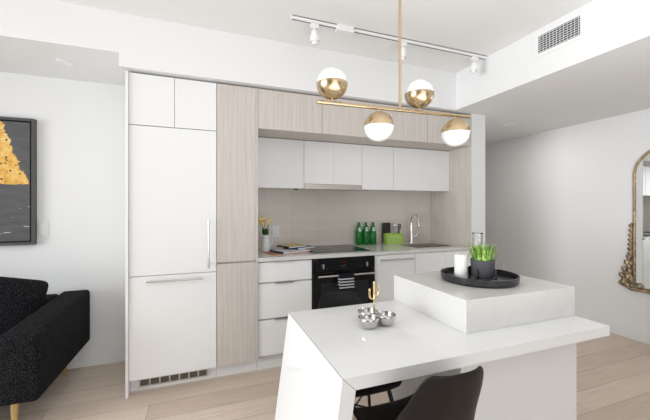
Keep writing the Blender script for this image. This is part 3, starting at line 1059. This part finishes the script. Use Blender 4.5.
for s, zb, hh, ww in ((-1, 0.135, 0.052, 0.026), (1, 0.150, 0.05, 0.026)):
    pts = smooth_pts([(bc.x, bc.y, zt + zb), (bc.x + s * ww * 0.7, bc.y, zt + zb + 0.003), (bc.x + s * ww, bc.y, zt + zb + 0.02), (bc.x + s * ww, bc.y, zt + zb + hh)], 5)
    tube(bm, pts, 0.0052, 10)
    ball(bm, pts[-1], 0.0052)
obj('handle', bm, M['gold'], t, smooth=True, label='gold cactus-shaped handle')

# ------------------------------------------------------------------ tray and what stands on it
zb = 0.9095
tc_ = Vector((1.592, 1.56, zb))
TR_ = 0.222
solo('tray', lathe(bm_new(), [(0, 0.0), (TR_ * 0.93, 0.0), (TR_ * 0.985, 0.012), (TR_, 0.045), (TR_ * 0.965, 0.046), (TR_ * 0.945, 0.014), (TR_ * 0.9, 0.008), (0, 0.008)], tc_.x, tc_.y, zb, 64, cap=False),
     M['tray'], 'round black wooden tray on the raised stone block', 'tray', tc_, smooth=True, angle=35)
zt2 = zb + 0.0085
t = thing('pillar_candle', 'thick white pillar candle at the left of the black tray', 'candle', (1.485, 1.592, zt2))
obj('wax', lathe(bm_new(), [(0, 0), (0.036, 0), (0.038, 0.003), (0.038, 0.147), (0.035, 0.152), (0.02, 0.149), (0, 0.148)], 1.485, 1.592, zt2, 32, cap=False), M['candle'], t, smooth=True, angle=50)
obj('wick', tube(bm_new(), [(1.485, 1.592, zt2 + 0.148), (1.486, 1.592, zt2 + 0.157)], 0.0012, 6), M['wick'], t)

px, py = 1.596, 1.532
t = thing('potted_plant', 'bushy green grass plant in a charcoal pot on black feet, on the tray', 'plant', (px, py, zt2))
pot = obj('pot', lathe(bm_new(), [(0, 0.018), (0.058, 0.018), (0.063, 0.024), (0.069, 0.124), (0.067, 0.1255), (0.064, 0.124), (0.061, 0.098), (0, 0.098)], px, py, zt2, 40, cap=False), M['pot'], t, smooth=True, angle=45)
obj('soil', lathe(bm_new(), [(0, 0.101), (0.061, 0.101), (0.061, 0.0985), (0, 0.0985)], px, py, zt2, 24, cap=False), mat('soil', (0.03, 0.022, 0.015), 0.9), pot)
bm = bm_new()
for k in range(4):
    a = R(20 + 90 * k)
    lx, ly = math.cos(a), math.sin(a)
    tube(bm, [(px + 0.079 * lx, py + 0.079 * ly, zt2), (px + 0.077 * lx, py + 0.077 * ly, zt2 + 0.075)], 0.0055, 8)
    tube(bm, [(px + 0.076 * lx, py + 0.076 * ly, zt2 + 0.0145), (px, py, zt2 + 0.0125)], 0.004, 8)
obj('stand', bm, M['blackmatte'], t, smooth=True, angle=40, label='black four-legged stand')
bm = bm_new()
for k in range(190):
    a = rnd.uniform(0, 2 * PI)
    r0 = 0.057 * math.sqrt(rnd.random())
    L = rnd.uniform(0.06, 0.135)
    lean_ = rnd.uniform(0.02, 0.42) * (0.5 + r0 / 0.05)
    d2 = Vector((math.cos(a), math.sin(a), 0))
    side = Vector((-d2.y, d2.x, 0))
    base = Vector((px, py, zt2 + 0.098)) + d2 * r0
    prev = None
    N = 5
    for i in range(N + 1):
        s = i / N
        p = base + Vector((0, 0, 1)) * L * s * (1 - 0.25 * s * lean_) + d2 * L * lean_ * s * s * 0.75
        w = 0.0056 * (1 - s) ** 0.6 * (0.55 + 0.9 * min(1, s * 3)) + 0.0003
        q = (bm.verts.new(p - side * w), bm.verts.new(p + d2 * 0.0012 + Vector((0, 0, -0.0008))), bm.verts.new(p + side * w))
        if prev:
            bm.faces.new((prev[0], prev[1], q[1], q[0]))
            bm.faces.new((prev[1], prev[2], q[2], q[1]))
        prev = q
obj('foliage', bm, M['leaf'], t, smooth=True)

cx_, cy_ = 1.685, 1.658
o = solo('carafe', lathe(bm_new(), [(0, 0.0), (0.060, 0.0), (0.068, 0.004), (0.072, 0.02), (0.070, 0.06), (0.058, 0.12), (0.042, 0.165), (0.033, 0.185), (0.031, 0.20), (0.0325, 0.268), (0.034, 0.275),
                                (0.0325, 0.276), (0.0305, 0.268), (0.029, 0.20), (0.031, 0.185), (0.040, 0.164), (0.056, 0.119), (0.068, 0.06), (0.069, 0.02), (0.065, 0.007), (0, 0.006)], cx_, cy_, zt2, 40, cap=False),
         M['glass'], 'clear glass carafe with a straight neck behind the potted plant', 'carafe', (cx_, cy_, zt2), smooth=True)

# ------------------------------------------------------------------ things on the worktop
zc = 0.9475
# pitcher of flowers
jx, jy = 0.542, 3.035
t = thing('pitcher', 'small white ceramic pitcher holding yellow flowers beside the pantry', 'pitcher', (jx, jy, zc))
obj('body', lathe(bm_new(), [(0, 0), (0.040, 0), (0.044, 0.006), (0.043, 0.05), (0.034, 0.105), (0.030, 0.13), (0.034, 0.158), (0.0315, 0.158), (0.027, 0.13), (0.031, 0.104), (0.039, 0.05), (0.038, 0.01), (0, 0.008)], jx, jy, zc, 32, cap=False), M['pitcher'], t, smooth=True, angle=60)
pts = smooth_pts([(jx + 0.029, jy, zc + 0.138), (jx + 0.056, jy, zc + 0.142), (jx + 0.064, jy, zc + 0.11), (jx + 0.052, jy, zc + 0.07), (jx + 0.039, jy, zc + 0.055)], 6)
obj('handle', tube(bm_new(), pts, 0.0055, 10), M['pitcher'], t, smooth=True)
bm = bm_new()
prism(bm, [(jx - 0.030, jy - 0.012), (jx - 0.047, jy), (jx - 0.030, jy + 0.012)], 'z', zc + 0.146, zc + 0.159)
obj('spout', bm, M['pitcher'], t)


def flower(tip, pm, label):
    base = Vector((jx + rnd.uniform(-0.012, 0.012), jy + rnd.uniform(-0.012, 0.012), zc + 0.02))
    tip = Vector(tip)
    t = thing('flower', label, 'flower', base, group='yellow flowers in the white pitcher')
    neck = Vector((jx + (tip.x - jx) * 0.3, jy + (tip.y - jy) * 0.3, zc + 0.16))
    pts = smooth_pts([base, neck, tip - Vector((0, 0, 0.01))], 6)
    obj('stem', tube(bm_new(), pts, 0.0022, 6), M['stem'], t, smooth=True)
    bm = bm_new()
    axis = (tip - neck).normalized()
    q = Vector((0, 0, 1)).rotation_difference(axis)
    for ring, (n_, tilt, sc) in enumerate(((3, 12, 0.85), (5, 38, 1.0))):
        for k in range(n_):
            e = Euler((R(tilt), 0, 2 * PI * k / n_ + ring * 0.5))
            mt = Matrix.Translation(tip) @ q.to_matrix().to_4x4() @ Matrix.Rotation(2 * PI * k / n_ + ring * 0.5, 4, 'Z') @ Matrix.Rotation(R(tilt), 4, 'X') @ Matrix.Translation((0, 0.004, 0.019 * sc)) @ Matrix.Diagonal((0.021 * sc, 0.008, 0.027 * sc, 1))
            bmesh.ops.create_uvsphere(bm, u_segments=10, v_segments=7, radius=1, matrix=mt)
    obj('bloom', bm, pm, t, smooth=True)
    for s in (-1, 1):
        a = rnd.uniform(0, 2 * PI)
        dd_ = Vector((math.cos(a), math.sin(a), 0))
        b0 = neck + Vector((0, 0, -0.008))
        bm = bm_new()
        sd = Vector((-dd_.y, dd_.x, 0))
        prev = None
        for i in range(6):
            s_ = i / 5
            p = b0 + Vector((0, 0, 0.065 * s_)) + dd_ * (0.030 * s_ * s_)
            w = 0.020 * math.sin(PI * min(1, 0.12 + s_ * 0.88)) + 0.0004
            qv = (bm.verts.new(p - sd * w), bm.verts.new(p + dd_ * 0.002), bm.verts.new(p + sd * w))
            if prev:
                bm.faces.new((prev[0], prev[1], qv[1], qv[0])); bm.faces.new((prev[1], prev[2], qv[2], qv[1]))
            prev = qv
        obj('leaf', bm, M['stem'], t, smooth=True)


flower((jx - 0.035, jy - 0.02, zc + 0.245), M['petal'], 'pale yellow flower leaning to the left, lowest in the white pitcher')
flower((jx - 0.012, jy + 0.015, zc + 0.285), M['petal2'], 'cream flower standing tallest in the white pitcher')
flower((jx + 0.030, jy + 0.01, zc + 0.268), M['petal'], 'yellow flower leaning to the right in the white pitcher, nearest the outlet')
flower((jx - 0.042, jy + 0.02, zc + 0.275), M['petal'], 'yellow flower against the oak pantry, upper left of the bunch')
flower((jx + 0.012, jy - 0.03, zc + 0.262), M['petal2'], 'cream flower at the front middle of the bunch')


# magazines
def booklet(name, c, rz, w, d, h, tiltx, mcov, mtop, label, z):
    t = thing(name, label, 'magazine', (c[0], c[1], z), rz, group='magazines on the worktop')
    obj('cover', B(-w / 2, w / 2, -d / 2, d / 2, 0, 0.0012), mcov, t, local=True)
    obj('pages', B(-w / 2 + 0.002, w / 2 - 0.002, -d / 2 + 0.002, d / 2 - 0.002, 0.0013, h - 0.0013), M['paper'], t, local=True)
    f_ = obj('front_cover', B(-w / 2, w / 2, -d / 2, d / 2, h - 0.0012, h), mcov, t, local=True)
    obj('spine', B(-w / 2 - 0.0012, -w / 2 + 0.0008, -d / 2, d / 2, 0, h), mcov, t, local=True)
    if mtop:
        obj('picture', B(-w * 0.44, w * 0.42, -d * 0.44, d * 0.36, h + 0.0002, h + 0.0006), mtop, f_, local=True)
    t.rotation_euler = (tiltx, 0, rz)
    return t


booklet('magazine', (0.712, 2.92), R(12), 0.34, 0.25, 0.006, 0, M['orange'], None, 'orange magazine at the bottom of the spread pile on the worktop', zc)
booklet('magazine', (0.745, 2.93), R(22), 0.30, 0.22, 0.017, 0, M['blue'], M['paper'], 'navy blue magazine with a white page, left in the pile', zc + 0.0065)
booklet('magazine', (0.86, 3.02), R(32), 0.24, 0.19, 0.015, 0, M['blue'], None, 'plain navy magazine at the right of the pile', zc + 0.0240)
booklet('magazine', (0.785, 3.02), R(24), 0.21, 0.18, 0.014, 0, M['darkcover'], M['yellow'], 'dark magazine with a yellow picture on top of the pile', zc + 0.0395)

# green bottles
def bottle(x, y, label):
    t = thing('bottle', label, 'bottle', (x, y, zc), group='green bottles on the worktop')
    P = [(0, 0.004), (0.030, 0.0), (0.037, 0.005), (0.0385, 0.03), (0.037, 0.075), (0.0385, 0.115), (0.036, 0.150), (0.026, 0.190), (0.016, 0.215), (0.0135, 0.226), (0.0135, 0.238), (0, 0.238)]
    obj('body', lathe(bm_new(), P, 0, 0, 0, 28, cap=False), M['bottle'], t, smooth=True, angle=70, local=True)
    obj('cap', lathe(bm_new(), [(0.0145, 0.232), (0.0155, 0.236), (0.0145, 0.247), (0, 0.248)], 0, 0, 0, 20, cap=False), M['cap'], t, smooth=True, angle=50, local=True)
    bm = bm_new()
    c = bm.verts.new((0.0, -0.0325, 0.170))
    ring = []
    for k in range(20):
        a = 2 * PI * k / 20
        zz_ = 0.170 + 0.022 * math.sin(a)
        rr = 0.0368 + (zz_ - 0.150) * (0.0265 - 0.0365) / 0.040
        ph = -PI / 2 - 0.15 + 0.7 * math.cos(a)
        ring.append(bm.verts.new((rr * math.cos(ph), rr * math.sin(ph), zz_)))
    c.co = (0.0320 * math.cos(-PI / 2 - 0.15), 0.0320 * math.sin(-PI / 2 - 0.15), 0.170)
    for k in range(20):
        bm.faces.new((c, ring[k], ring[(k + 1) % 20]))
    obj('neck_label', bm, M['bottlelabel'], t, smooth=True, label='pale oval neck label', local=True)
    return t


b0 = bottle(1.615, 3.262, 'green glass bottle, leftmost of the three by the splashback')
dup(b0, (1.700, 3.258, zc), 0, 'green glass bottle in the middle of the row of three')
dup(b0, (1.786, 3.254, zc), 0, 'green glass bottle on the right of the three, nearest the lime box')

# lime box with a black card and utensils
gx, gy = 2.042, 3.245
t = thing('storage_box', 'lime green box with white lettering beside the faucet', 'box', (gx, gy, zc), R(-4))
bm = bm_new()
w, d, h = 0.205, 0.09, 0.115
box(bm, -w / 2, w / 2, -d / 2, d / 2, 0, 0.004)
box(bm, -w / 2, w / 2, -d / 2, -d / 2 + 0.004, 0.004, h)
box(bm, -w / 2, w / 2, d / 2 - 0.004, d / 2, 0.004, h)
box(bm, -w / 2, -w / 2 + 0.004, -d / 2 + 0.004, d / 2 - 0.004, 0.004, h)
box(bm, w / 2 - 0.004, w / 2, -d / 2 + 0.004, d / 2 - 0.004, 0.004, h)
obj('body', bm, M['lime'], t, local=True)
bm = bm_new()
for row, (za, zb_, xa, xb, n_) in enumerate(((0.068, 0.094, -0.052, 0.068, 9), (0.034, 0.050, -0.034, 0.040, 8))):
    for k in range(n_):
        x = xa + (xb - xa) * k / (n_ - 1)
        hh = (zb_ - za) * (0.55 if k % 3 else 1.0)
        pts = smooth_pts([(x - 0.005, -d / 2 - 0.0008, za + hh * 0.7), (x - 0.002, -d / 2 - 0.0008, za + hh), (x + 0.003, -d / 2 - 0.0008, za + hh * 0.5), (x, -d / 2 - 0.0008, za), (x + 0.006, -d / 2 - 0.0008, za + 0.003)], 3)
        tube(bm, pts, 0.0013, 6)
obj('lettering', bm, M['ink'], t, local=True, label='white handwritten lettering')
o = solo('black_board', B(gx - 0.112, gx - 0.004, gy + 0.046, gy + 0.054, zc + 0.0005, zc + 0.235, 0.004), M['blackmatte'], 'small black rectangular board standing behind the left half of the lime box', 'board', (gx - 0.055, gy + 0.05, zc))


def utensil(x, y, hgt, lean_, head, mh, ms, label):
    t = thing('utensil', label, 'utensil', (x, y, zc + 0.006), group='utensils in the lime box')
    top = Vector((x + lean_, y, zc + hgt))
    obj('handle', tube(bm_new(), [(x, y, zc + 0.006), top - Vector((0, 0, 0.04))], 0.005, 8), mh, t, smooth=True, angle=50)
    bm = bm_new()
    if head == 'spoon':
        ball(bm, top, 0.022, 0.75, 0.25, 1.2)
    elif head == 'brush':
        lathe(bm, [(0.006, -0.045), (0.018, -0.03), (0.021, 0.0), (0.018, 0.018), (0, 0.022)], top.x, top.y, top.z, 16)
    else:
        for k in range(5):
            a = PI * k / 5
            pts = smooth_pts([(top.x, top.y, top.z - 0.04), (top.x + 0.018 * math.cos(a), top.y + 0.018 * math.sin(a), top.z), (top.x, top.y, top.z + 0.028), (top.x - 0.018 * math.cos(a), top.y - 0.018 * math.sin(a), top.z), (top.x, top.y, top.z - 0.04)], 4)
            tube(bm, pts, 0.0012, 5)
    obj('head', bm, ms, t, smooth=True)


utensil(gx + 0.040, gy + 0.010, 0.205, -0.008, 'spoon', M['steel'], M['steel'], 'steel spoon standing in the lime box, beside the black board')
utensil(gx + 0.064, gy - 0.006, 0.190, 0.004, 'whisk', M['blackmatte'], M['chrome'], 'wire whisk standing in the middle of the lime box')
utensil(gx + 0.084, gy + 0.012, 0.200, 0.006, 'brush', M['blackmatte'], M['blackmatte'], 'black-headed utensil at the right end of the lime box')

# ------------------------------------------------------------------ painting
t = thing('painting', 'abstract painting of a rough gold wedge on dark grey, in a dark floating frame', 'painting', (-1.7, YW, 1.055))
fx1, fx0, fz0_, fz1_ = -1.284, -2.12, 1.057, 2.077
bm = bm_new()
yf0, yf1 = YW - 0.042, YW - 0.001
fw = 0.022
box(bm, fx0, fx1, yf0, yf1, fz0_, fz0_ + fw)
box(bm, fx0, fx1, yf0, yf1, fz1_ - fw, fz1_)
box(bm, fx0, fx0 + fw, yf0, yf1, fz0_ + fw, fz1_ - fw)
box(bm, fx1 - fw, fx1, yf0, yf1, fz0_ + fw, fz1_ - fw)
fr_ = obj('frame', bm, M['framewood'], t)
obj('backing', B(fx0 + fw, fx1 - fw, YW - 0.008, YW - 0.002, fz0_ + fw, fz1_ - fw), M['blackmatte'], t)
bm = B(fx0 + fw + 0.012, fx1 - fw - 0.012, YW - 0.034, YW - 0.009, fz0_ + fw + 0.012, fz1_ - fw - 0.012)
ox_ = Vector((fx1 - fw - 0.012, YW - 0.034, fz0_ + fw + 0.012))
bm.transform(Matrix.Translation(-ox_))
cv = obj('canvas', bm, M['art'], t, local=True)
cv.location = ox_ - Vector(t.location)

# ------------------------------------------------------------------ sofa
t = thing('sofa', 'black boucle sofa with gold legs against the left wall', 'sofa', (-1.9, 2.85, 0))
SX1, SX0 = -0.905, -3.0
SY0, SY1 = 2.372, 3.315
# right arm: rounded slab whose top slopes down a little to the front
def arm(xa, xb):
    bm = bm_new()
    pts = [(SY0, 0.222), (SY1, 0.222), (SY1, 0.665), (SY0, 0.625)]
    prism(bm, pts, 'x', xa, xb)
    bmesh.ops.bevel(bm, geom=bm.edges[:], offset=0.028, segments=5, profile=0.5, affect='EDGES')
    return bm


obj('arm', arm(SX1 - 0.20, SX1), M['boucle'], t, smooth=True)
obj('arm', arm(SX0, SX0 + 0.20), M['boucle'], t, smooth=True)
obj('base', B(SX0 + 0.201, SX1 - 0.201, SY0 + 0.01, SY1 - 0.01, 0.222, 0.33, 0.02, 3), M['boucle'], t, smooth=True)
obj('backrest', B(SX0 + 0.201, SX1 - 0.201, SY1 - 0.22, SY1, 0.331, 0.652, 0.04, 4), M['boucle'], t, smooth=True)
xm = (SX0 + SX1) / 2
obj('seat_cushion', B(SX0 + 0.203, xm - 0.002, SY0 + 0.005, SY1 - 0.222, 0.331, 0.47, 0.04, 4), M['boucle'], t, smooth=True)
obj('seat_cushion', B(xm + 0.002, SX1 - 0.203, SY0 + 0.005, SY1 - 0.222, 0.331, 0.47, 0.04, 4), M['boucle'], t, smooth=True)
for (lx, ly) in ((-1.055, 2.465), (-1.055, 3.215), (SX0 + 0.15, 2.465), (SX0 + 0.15, 3.215)):
    obj('leg', tube(bm_new(), [(lx, ly, 0.2225), (lx, ly, 0.0)], [0.021, 0.012], 20), M['goldleg'], t, smooth=True, angle=50, label='tapered gold leg')


def pillow_bm(w, h, th):
    bm = bm_new()
    n_ = 14
    for s in (-1, 1):
        g_ = []
        for i in range(n_ + 1):
            row = []
            for j in range(n_ + 1):
                u = -1 + 2 * i / n_; v_ = -1 + 2 * j / n_
                f_ = max(0.0, (1 - u ** 6) * (1 - v_ ** 6)) ** 0.6
                mx = max(abs(u), abs(v_), 1e-6)
                pinch = mx / ((abs(u) ** 11 + abs(v_) ** 11) ** (1 / 11) + 1e-9) if mx > 1e-5 else 1 * (max(abs(u), abs(v_)) ** 3)
                row.append(bm.verts.new((u * w / 2 * pinch, s * th / 2 * f_, v_ * h / 2 * pinch)))
            g_.append(row)
        for i in range(n_):
            for j in range(n_):
                bm.faces.new((g_[i][j], g_[i + 1][j], g_[i + 1][j + 1], g_[i][j + 1]))
    bmesh.ops.remove_doubles(bm, verts=bm.verts[:], dist=0.0005)
    bmesh.ops.recalc_face_normals(bm, faces=bm.faces[:])
    return bm


o = obj('throw_pillow', pillow_bm(0.46, 0.44, 0.15), M['boucle'], smooth=True)
o.location = (-1.34, 2.93, 0.648)
o.rotation_euler = (R(-13), R(13), R(10))
o['label'] = 'black boucle throw pillow leaning in the corner of the sofa'
o['category'] = 'cushion'

# ------------------------------------------------------------------ mirror on the hall wall
YC, RA, ZB, ZT, RC = 1.65, 0.392, 0.52, 1.962, 0.27
t = thing('wall_mirror', 'tall arched mirror in an ornate aged gilt frame on the right wall', 'mirror', (XR, YC, 0.49))


def arch(r, zb_, n_=24):
    """upright outline with two big round shoulders; r = half width"""
    dr = r - RA
    rc = RC + dr
    zt_ = ZT + dr
    pts = [(YC + r, zb_), (YC + r, zb_ + 0.3)]
    for k in range(n_ + 1):
        a = PI / 2 * k / n_
        pts.append((YC + r - rc + rc * math.cos(a), zt_ - rc + rc * math.sin(a)))
    for k in range(n_ + 1):
        a = PI / 2 + PI / 2 * k / n_
        pts.append((YC - r + rc + rc * math.cos(a), zt_ - rc + rc * math.sin(a)))
    pts += [(YC - r, zb_ + 0.3), (YC - r, zb_)]
    return pts


bm = bm_new()
prism(bm, arch(RA - 0.02, ZB + 0.02), 'x', XR - 0.014, XR - 0.010)
obj('glass', bm, M['mirror'], t)
prism_b = bm_new()
prism(prism_b, arch(RA - 0.006, ZB + 0.005), 'x', XR - 0.0095, XR - 0.001)
obj('backing', prism_b, M['blackmatte'], t)
bm = bm_new()
for r_off, xo, rad in ((0.0, 0.0095, 0.0085), (-0.010, 0.0135, 0.008), (-0.020, 0.012, 0.0045)):
    pts = [(XR - xo, y, z) for y, z in arch(RA + r_off, ZB)]
    tube(bm, pts, rad, 12)
tube(bm, [(XR - 0.02, YC + RA + 0.02, ZB - 0.002), (XR - 0.02, YC - RA - 0.02, ZB - 0.002)], 0.0165, 12)
tube(bm, [(XR - 0.02, YC + RA - 0.03, ZB + 0.022), (XR - 0.02, YC - RA + 0.03, ZB + 0.022)], 0.008, 10)
obj('frame', bm, M['gilt'], t, smooth=True, angle=60)


def ornament(s):
    """side carving: a ladder of leaf buds above an acanthus scroll; s = +1 on the far side"""
    bm = bm_new()
    ye = YC + s * RA
    X0 = XR - 0.017
    for k in range(7):                                   # leaf buds, larger towards the scroll
        z = 1.175 - k * 0.048
        q = 0.78 + 0.06 * k
        ball(bm, (X0, ye + s * (0.017 + 0.010 * q), z), 0.026 * q, 0.6, 1.0, 0.62, 12, 8, Euler((R(-38 * s), 0, 0)))
        ball(bm, (X0, ye + s * (0.010 + 0.008 * q), z - 0.018), 0.02 * q, 0.6, 0.8, 0.8, 10, 8)
    tube(bm, smooth_pts([(X0, ye + s * 0.012, 1.2), (X0, ye + s * 0.018, 1.0), (X0, ye + s * 0.028, 0.84)], 6), [0.007 + 0.0005 * i for i in range(13)], 8)
    # S scroll
    pts = []
    for k in range(34):                                  # lower spiral
        a = k / 33 * 2.6 * PI
        r_ = 0.058 * (1 - k / 40)
        pts.append((X0 - 0.006, ye + s * (0.045 + 0.8 * r_ * math.cos(a + 0.6)), 0.625 + r_ * math.sin(a + 0.6)))
    tube(bm, pts, [0.017 - 0.0003 * k for k in range(34)], 10)
    pts = smooth_pts([(X0, ye + s * 0.020, 0.86), (X0, ye + s * 0.040, 0.80), (X0, ye + s * 0.034, 0.735), (X0, ye + s * 0.065, 0.69), (X0, ye + s * 0.082, 0.62), (X0, ye + s * 0.07, 0.56), (X0, ye + s * 0.03, 0.53)], 6)
    tube(bm, pts, 0.019, 10)
    for (dy, z, r_, tl) in ((0.035, 0.845, 0.030, 20), (0.052, 0.785, 0.032, 30), (0.072, 0.715, 0.034, 35), (0.092, 0.645, 0.034, 40), (0.088, 0.575, 0.032, 90), (0.02, 0.78, 0.030, 5), (0.030, 0.70, 0.036, 10), (0.015, 0.61, 0.036, 0), (0.055, 0.555, 0.034, 100), (0.045, 0.64, 0.036, 20)):
        ball(bm, (X0 - 0.004, ye + s * dy, z), r_, 0.6, 0.8, 1.05, 12, 8, Euler((R(-tl * s), 0, 0)))
    # curl onto the bottom rail
    pts = []
    for k in range(22):
        a = k / 21 * 1.9 * PI
        r_ = 0.032 * (1 - k / 30)
        pts.append((X0 - 0.008, ye - s * (0.045 + r_ * math.cos(a)), 0.555 + r_ * math.sin(a)))
    tube(bm, pts, 0.0105, 9)
    tube(bm, [(X0, ye + s * 0.125, ZB + 0.045), (X0, ye + s * 0.09, ZB + 0.028), (X0, ye + s * 0.02, ZB + 0.002)], [0.010, 0.013, 0.016], 10)
    return bm


obj('carving', ornament(1), M['gilt'], t, smooth=True, label='carved leaf and scroll ornament')
obj('carving', ornament(-1), M['gilt'], t, smooth=True)
